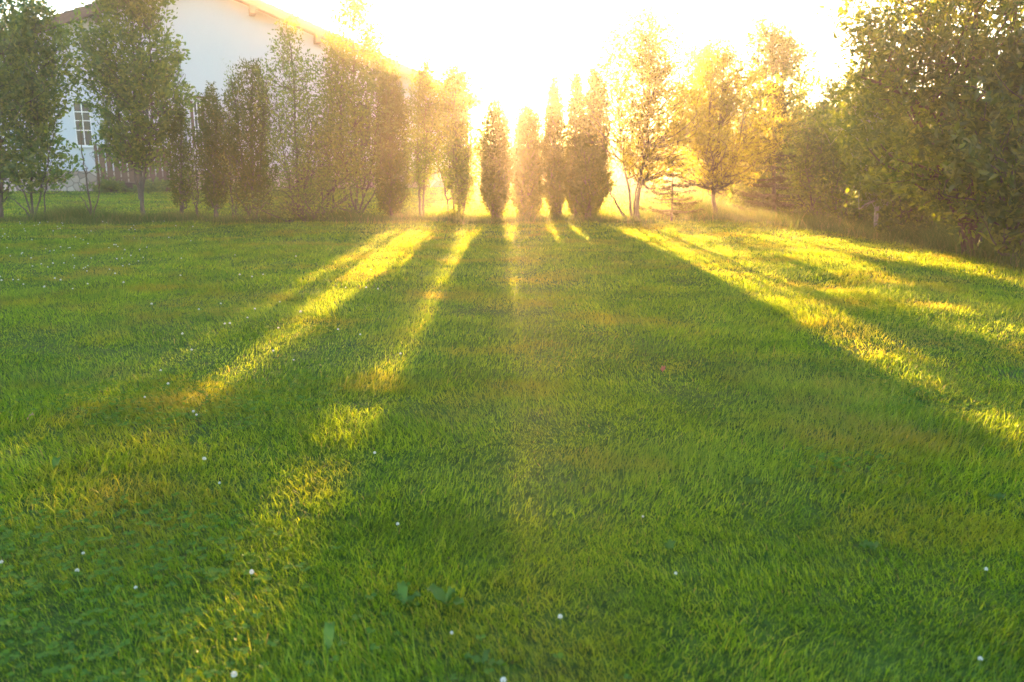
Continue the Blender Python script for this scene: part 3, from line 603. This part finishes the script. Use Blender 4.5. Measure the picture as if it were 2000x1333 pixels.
# ------------------------------------------------------------------ house
PL = ground(140, 372); PR = ground(915, 365); PL = at(140, 372, 38) * [1, 1, 0]; PR = at(915, 365, 45) * [1, 1, 0]
U = norm(PR - PL); N = np.array([U[1], -U[0], 0])          # N points towards the lawn
def fr(v): v = np.asarray(v, float); return v[:, 0:1] * U + v[:, 1:2] * N + v[:, 2:3] * [0, 0, 1]   # (u,v,z) relative to the right corner
def uz(px, py, off=0.):
    d = ray(px, py); o = np.array([0, 0, CAMZ]) - (PR + N * off); k = -np.dot(o, N) / np.dot(d, N); P = o + d * k; return np.dot(P, U), P[2]
house = empty('house', PR, 'large white gabled house with brown roof and stone base behind the hedge at left', 'house')
ue, ze = uz(940, 197, .9); ur, zr = uz(383, -54, .9)
SL = (zr - ze) / (ue - ur); uL = 2 * ur - ue
def rz(u): return zr - SL * abs(u - ur)
A = Acc(); D = 10.0; T0 = .30
w0, w1 = uL + .9, 0.0
prof = [(w0, 0), (w1, 0), (w1, rz(w1) - T0), (ur, zr - T0), (w0, rz(w0) - T0)]
v = [(u, 0, z - (.1 if z == 0 else 0)) for u, z in prof] + [(u, -D, z - (.1 if z == 0 else 0)) for u, z in prof]
me = bpy.data.meshes.new('wall'); me.from_pydata([tuple(x) for x in fr(v)], [], [(0, 1, 2, 3, 4), (9, 8, 7, 6, 5), (0, 5, 6, 1), (1, 6, 7, 2), (2, 7, 8, 3), (3, 8, 9, 4), (4, 9, 5, 0)])
me.materials.append(M['plaster']); o = bpy.data.objects.new('wall', me); COL.objects.link(o); o.parent = house
def part(name, acc, m_, parent=None):
    o = acc.obj(name, M[m_]); o.parent = parent or house; return o
def slopebox(acc, ua, ub, v0, v1, t0, t1, lift=0.):
    """box following the roof plane, offsets t0..t1 (vertical) below/above the roof surface"""
    vv = []
    for v_ in (v0, v1):
        for u_, l in ((ua, lift), (ub, 0)):
            vv += [(u_, v_, rz(u_) + t0 + l), (u_, v_, rz(u_) + t1 + l)]
    acc.add(fr(vv), q=[(0, 1, 3, 2), (4, 6, 7, 5), (0, 4, 5, 1), (2, 3, 7, 6), (1, 5, 7, 3), (0, 2, 6, 4)])
A = Acc()
slopebox(A, ur, ue, -D - .5, .9, -.12, .0); slopebox(A, ur, uL, -D - .5, .9, -.12, .0)
step = .42
for sgn, lim in ((1, ue), (-1, uL)):
    k = 0
    while k * step < abs(lim - ur):
        a = ur + sgn * (k * step + step * 1.03); b = ur + sgn * k * step
        slopebox(A, a, b, -D - .53, .93, .006, .045, .055); k += 1
roof = part('roof', A, 'tile')
A = Acc(); slopebox(A, ur, ue - .01, .84, .897, -.36, -.123); slopebox(A, ur, uL + .01, .84, .897, -.36, -.123); part('bargeboard', A, 'wood')
A = Acc(); slopebox(A, ur, ue - .05, .004, .838, -.19, -.125); slopebox(A, ur, uL + .05, .004, .838, -.19, -.125); part('soffit', A, 'wood')
for pxb in (192, 497, 622, 760):
    ub, _ = uz(pxb, 60, .8); A = Acc(); z1 = rz(ub) - .365; box(A, (ub - .14, .004, z1 - .30), (ub + .14, .83, z1), fr)
    # packing block between beam and soffit
    box(A, (ub - .13, .01, z1 + .002), (ub + .13, .82, rz(ub) - .24), fr); part('purlin_beam', A, 'wood')
A = Acc()
for (a, b) in ((w0, w1),):
    box(A, (a - .06, .003, -.1), (b + .07, .07, .92), fr); box(A, (b + .003, -D, -.1), (b + .07, .0, .92), fr)
part('stone_base', A, 'stone')
# gutter and downpipe at the right eave
A = Acc(); gu = ue + .05; gzc = rz(ue) - .16
tube(A, fr([(gu, .85, gzc), (gu, 0, gzc), (gu, -D, gzc)]), .075, 10); part('gutter', A, 'metal')
A = Acc(); tube(A, smooth(fr([(gu, .55, gzc - .05), (gu - .08, .5, gzc - .22), (.18, .12, gzc - .42), (.12, .08, gzc - .6)]), 12), .035, 8)
tube(A, fr([(.12, .08, gzc - .6), (.12, .08, 1.5), (.12, .08, .15)]), .035, 8); part('downpipe', A, 'metal')
def window(pl, pt, pr, pb, shutters=False, bars=(.3, .55), head=False):
    u0, z1 = uz(pl, pt); u1, z0 = uz(pr, pb); fw = .035
    A = Acc()
    box(A, (u0 - fw, -.01, z0 - fw), (u0, .045, z1 + fw), fr); box(A, (u1, -.01, z0 - fw), (u1 + fw, .045, z1 + fw), fr)
    box(A, (u0, -.01, z1), (u1, .042, z1 + fw), fr); box(A, (u0, -.01, z0 - fw), (u1, .042, z0), fr)
    w_ = part('window', A, 'frame')
    A = Acc(); box(A, (u0 + .002, -.05, z0 + .002), (u1 - .002, .012, z1 - .002), fr); o = A.obj('pane', M['glass']); o.parent = w_
    A = Acc(); um = (u0 + u1) / 2; box(A, (um - .02, .0125, z0), (um + .02, .034, z1), fr)
    for k_ in bars: zz = z1 - (z1 - z0) * k_; box(A, (u0, .0125, zz - .018), (um - .021, .032, zz + .018), fr); box(A, (um + .021, .0125, zz - .018), (u1, .032, zz + .018), fr)
    o = A.obj('muntin', M['frame']); o.parent = w_
    A = Acc(); box(A, (u0 - .18, .004, z0 - fw - .07), (u1 + .18, .16, z0 - fw - .003), fr); o = A.obj('sill', M['frame']); o.parent = w_
    if shutters:
        sw = (u1 - u0) * .55
        for a, b in ((u0 - fw - sw - .01, u0 - fw - .01), (u1 + fw + .01, u1 + fw + sw + .01)):
            A = Acc(); box(A, (a, .005, z0 - .05), (b, .035, z1 + .05), fr)
            k_ = 0; nn_ = 22
            for k_ in range(nn_):
                zz = z0 + (z1 - z0) * (k_ + .5) / nn_; box(A, (a + .05, .036, zz - .02), (b - .05, .05, zz + .02), fr)
            part('shutter', A, 'wood')
window(143, 198, 181, 284, bars=(.24, .44, .66))
window(262, 198, 296, 284, bars=(.3, .55, .78))
window(378, 200, 396, 288, shutters=True, bars=(.3, .6))
window(700, 205, 724, 288, bars=(.3, .6))
A = Acc(); a, z_ = uz(368, 190); b, _ = uz(410, 190); box(A, (a, .003, z_ - .04), (b, .2, z_ + .04), fr); part('lintel', A, 'wood')

# porch railing in front of the house wall
off = 1.8
u0, _ = uz(196, 350, off); u1, _ = uz(332, 350, off); zt = uz(260, 286, off)[1]; zb = uz(260, 345, off)[1]
A = Acc(); porch = empty('porch', PR, 'brown wooden porch with a picket railing against the white house wall', 'porch')
box(A, (u0 - .05, .08, -.08), (u1 + .05, off - .06, .42), fr); o = A.obj('deck', M['wood']); o.parent = porch
A = Acc(); box(A, (u0 - .06, off - .055, -.08), (u1 + .06, off + .03, .40), fr); o = A.obj('fascia', M['wood']); o.parent = porch
for zz in (.62, zt - .25):
    A = Acc(); box(A, (u0, off - .05, zz - .04), (u1, off - .004, zz + .04), fr); o = A.obj('rail', M['wood']); o.parent = porch
npk = 10
for k in range(npk):
    c_ = u0 + (u1 - u0) * (k + .5) / npk; hw = .115; A = Acc()
    V = [(c_ - hw, off, .45), (c_ + hw, off, .45), (c_ + hw, off, zt - .1), (c_ + hw * .45, off, zt), (c_ - hw * .45, off, zt), (c_ - hw, off, zt - .1)]
    V += [(a_, off + .03, b_) for a_, _, b_ in V]
    me = bpy.data.meshes.new('picket'); me.from_pydata([tuple(x) for x in fr(V)], [], [(5, 4, 3, 2, 1, 0), (6, 7, 8, 9, 10, 11), (0, 1, 7, 6), (1, 2, 8, 7), (2, 3, 9, 8), (3, 4, 10, 9), (4, 5, 11, 10), (5, 0, 6, 11)])
    me.materials.append(M['wood']); o = bpy.data.objects.new('picket', me); COL.objects.link(o); o.parent = porch
for k, uu in enumerate((u0 - .07, u1 + .07)):
    A = Acc(); box(A, (uu - .06, off - .09, .0), (uu + .06, off + .04, zt + .1), fr); o = A.obj('post', M['wood']); o.parent = porch
# foundation plants
for k, (a, lb) in enumerate([(215, 'low garden plant at the left foot of the brown porch'), (300, 'low garden plant before the right half of the brown porch'), (480, 'low garden bush against the stone base of the house'), (620, 'low garden bush by the house behind the bushy tree')]):
    c_ = uz(a, 365, 2.6)[0]; P = PR + U * c_ + N * 2.6; Yk = P[1]
    tree('garden_plant', lb, 'plant', [[(a, 372), (a, 360)], [(a + 2, 372), (a + 6, 360)]], [(372, a - 30, a + 30), (364, a - 34, a + 34), (354, a - 16, a + 18)], Yk, seed=60 + k, twigs=110, per=12, leaf=(.14, .07), group='garden plants along the house', gap=.05, r0=.015, tw=.25)

# ------------------------------------------------------------------ haze
me = bpy.data.meshes.new('haze'); me.from_pydata([(-72, -10, -1.3), (72, -10, -1.3), (72, 95, -1.3), (-72, 95, -1.3), (-72, -10, 12.5), (72, -10, 12.5), (72, 95, 12.5), (-72, 95, 12.5)], [],
               [(0, 3, 2, 1), (4, 5, 6, 7), (0, 1, 5, 4), (1, 2, 6, 5), (2, 3, 7, 6), (3, 0, 4, 7)])
hm = bpy.data.materials.new('glow_haze'); hm.use_nodes = True; n = hm.node_tree; n.nodes.clear(); out = n.nodes.new('ShaderNodeOutputMaterial')
pv = n.nodes.new('ShaderNodeVolumePrincipled'); pv.inputs['Color'].default_value = (1, .90, .80, 1); pv.inputs['Density'].default_value = .0022; pv.inputs['Anisotropy'].default_value = .64  # added warm-tinted haze: makes the glow round the sun, stands in for lens glare
n.links.new(pv.outputs[0], out.inputs['Volume']); me.materials.append(hm)
ho = bpy.data.objects.new('haze', me); COL.objects.link(ho); tag(ho, 'warm golden haze added over the whole garden for the sun glow and lens glare', 'haze', kind='stuff')
print('SCENE READY', sum(len(o.data.polygons) for o in bpy.data.objects if o.type == 'MESH'))
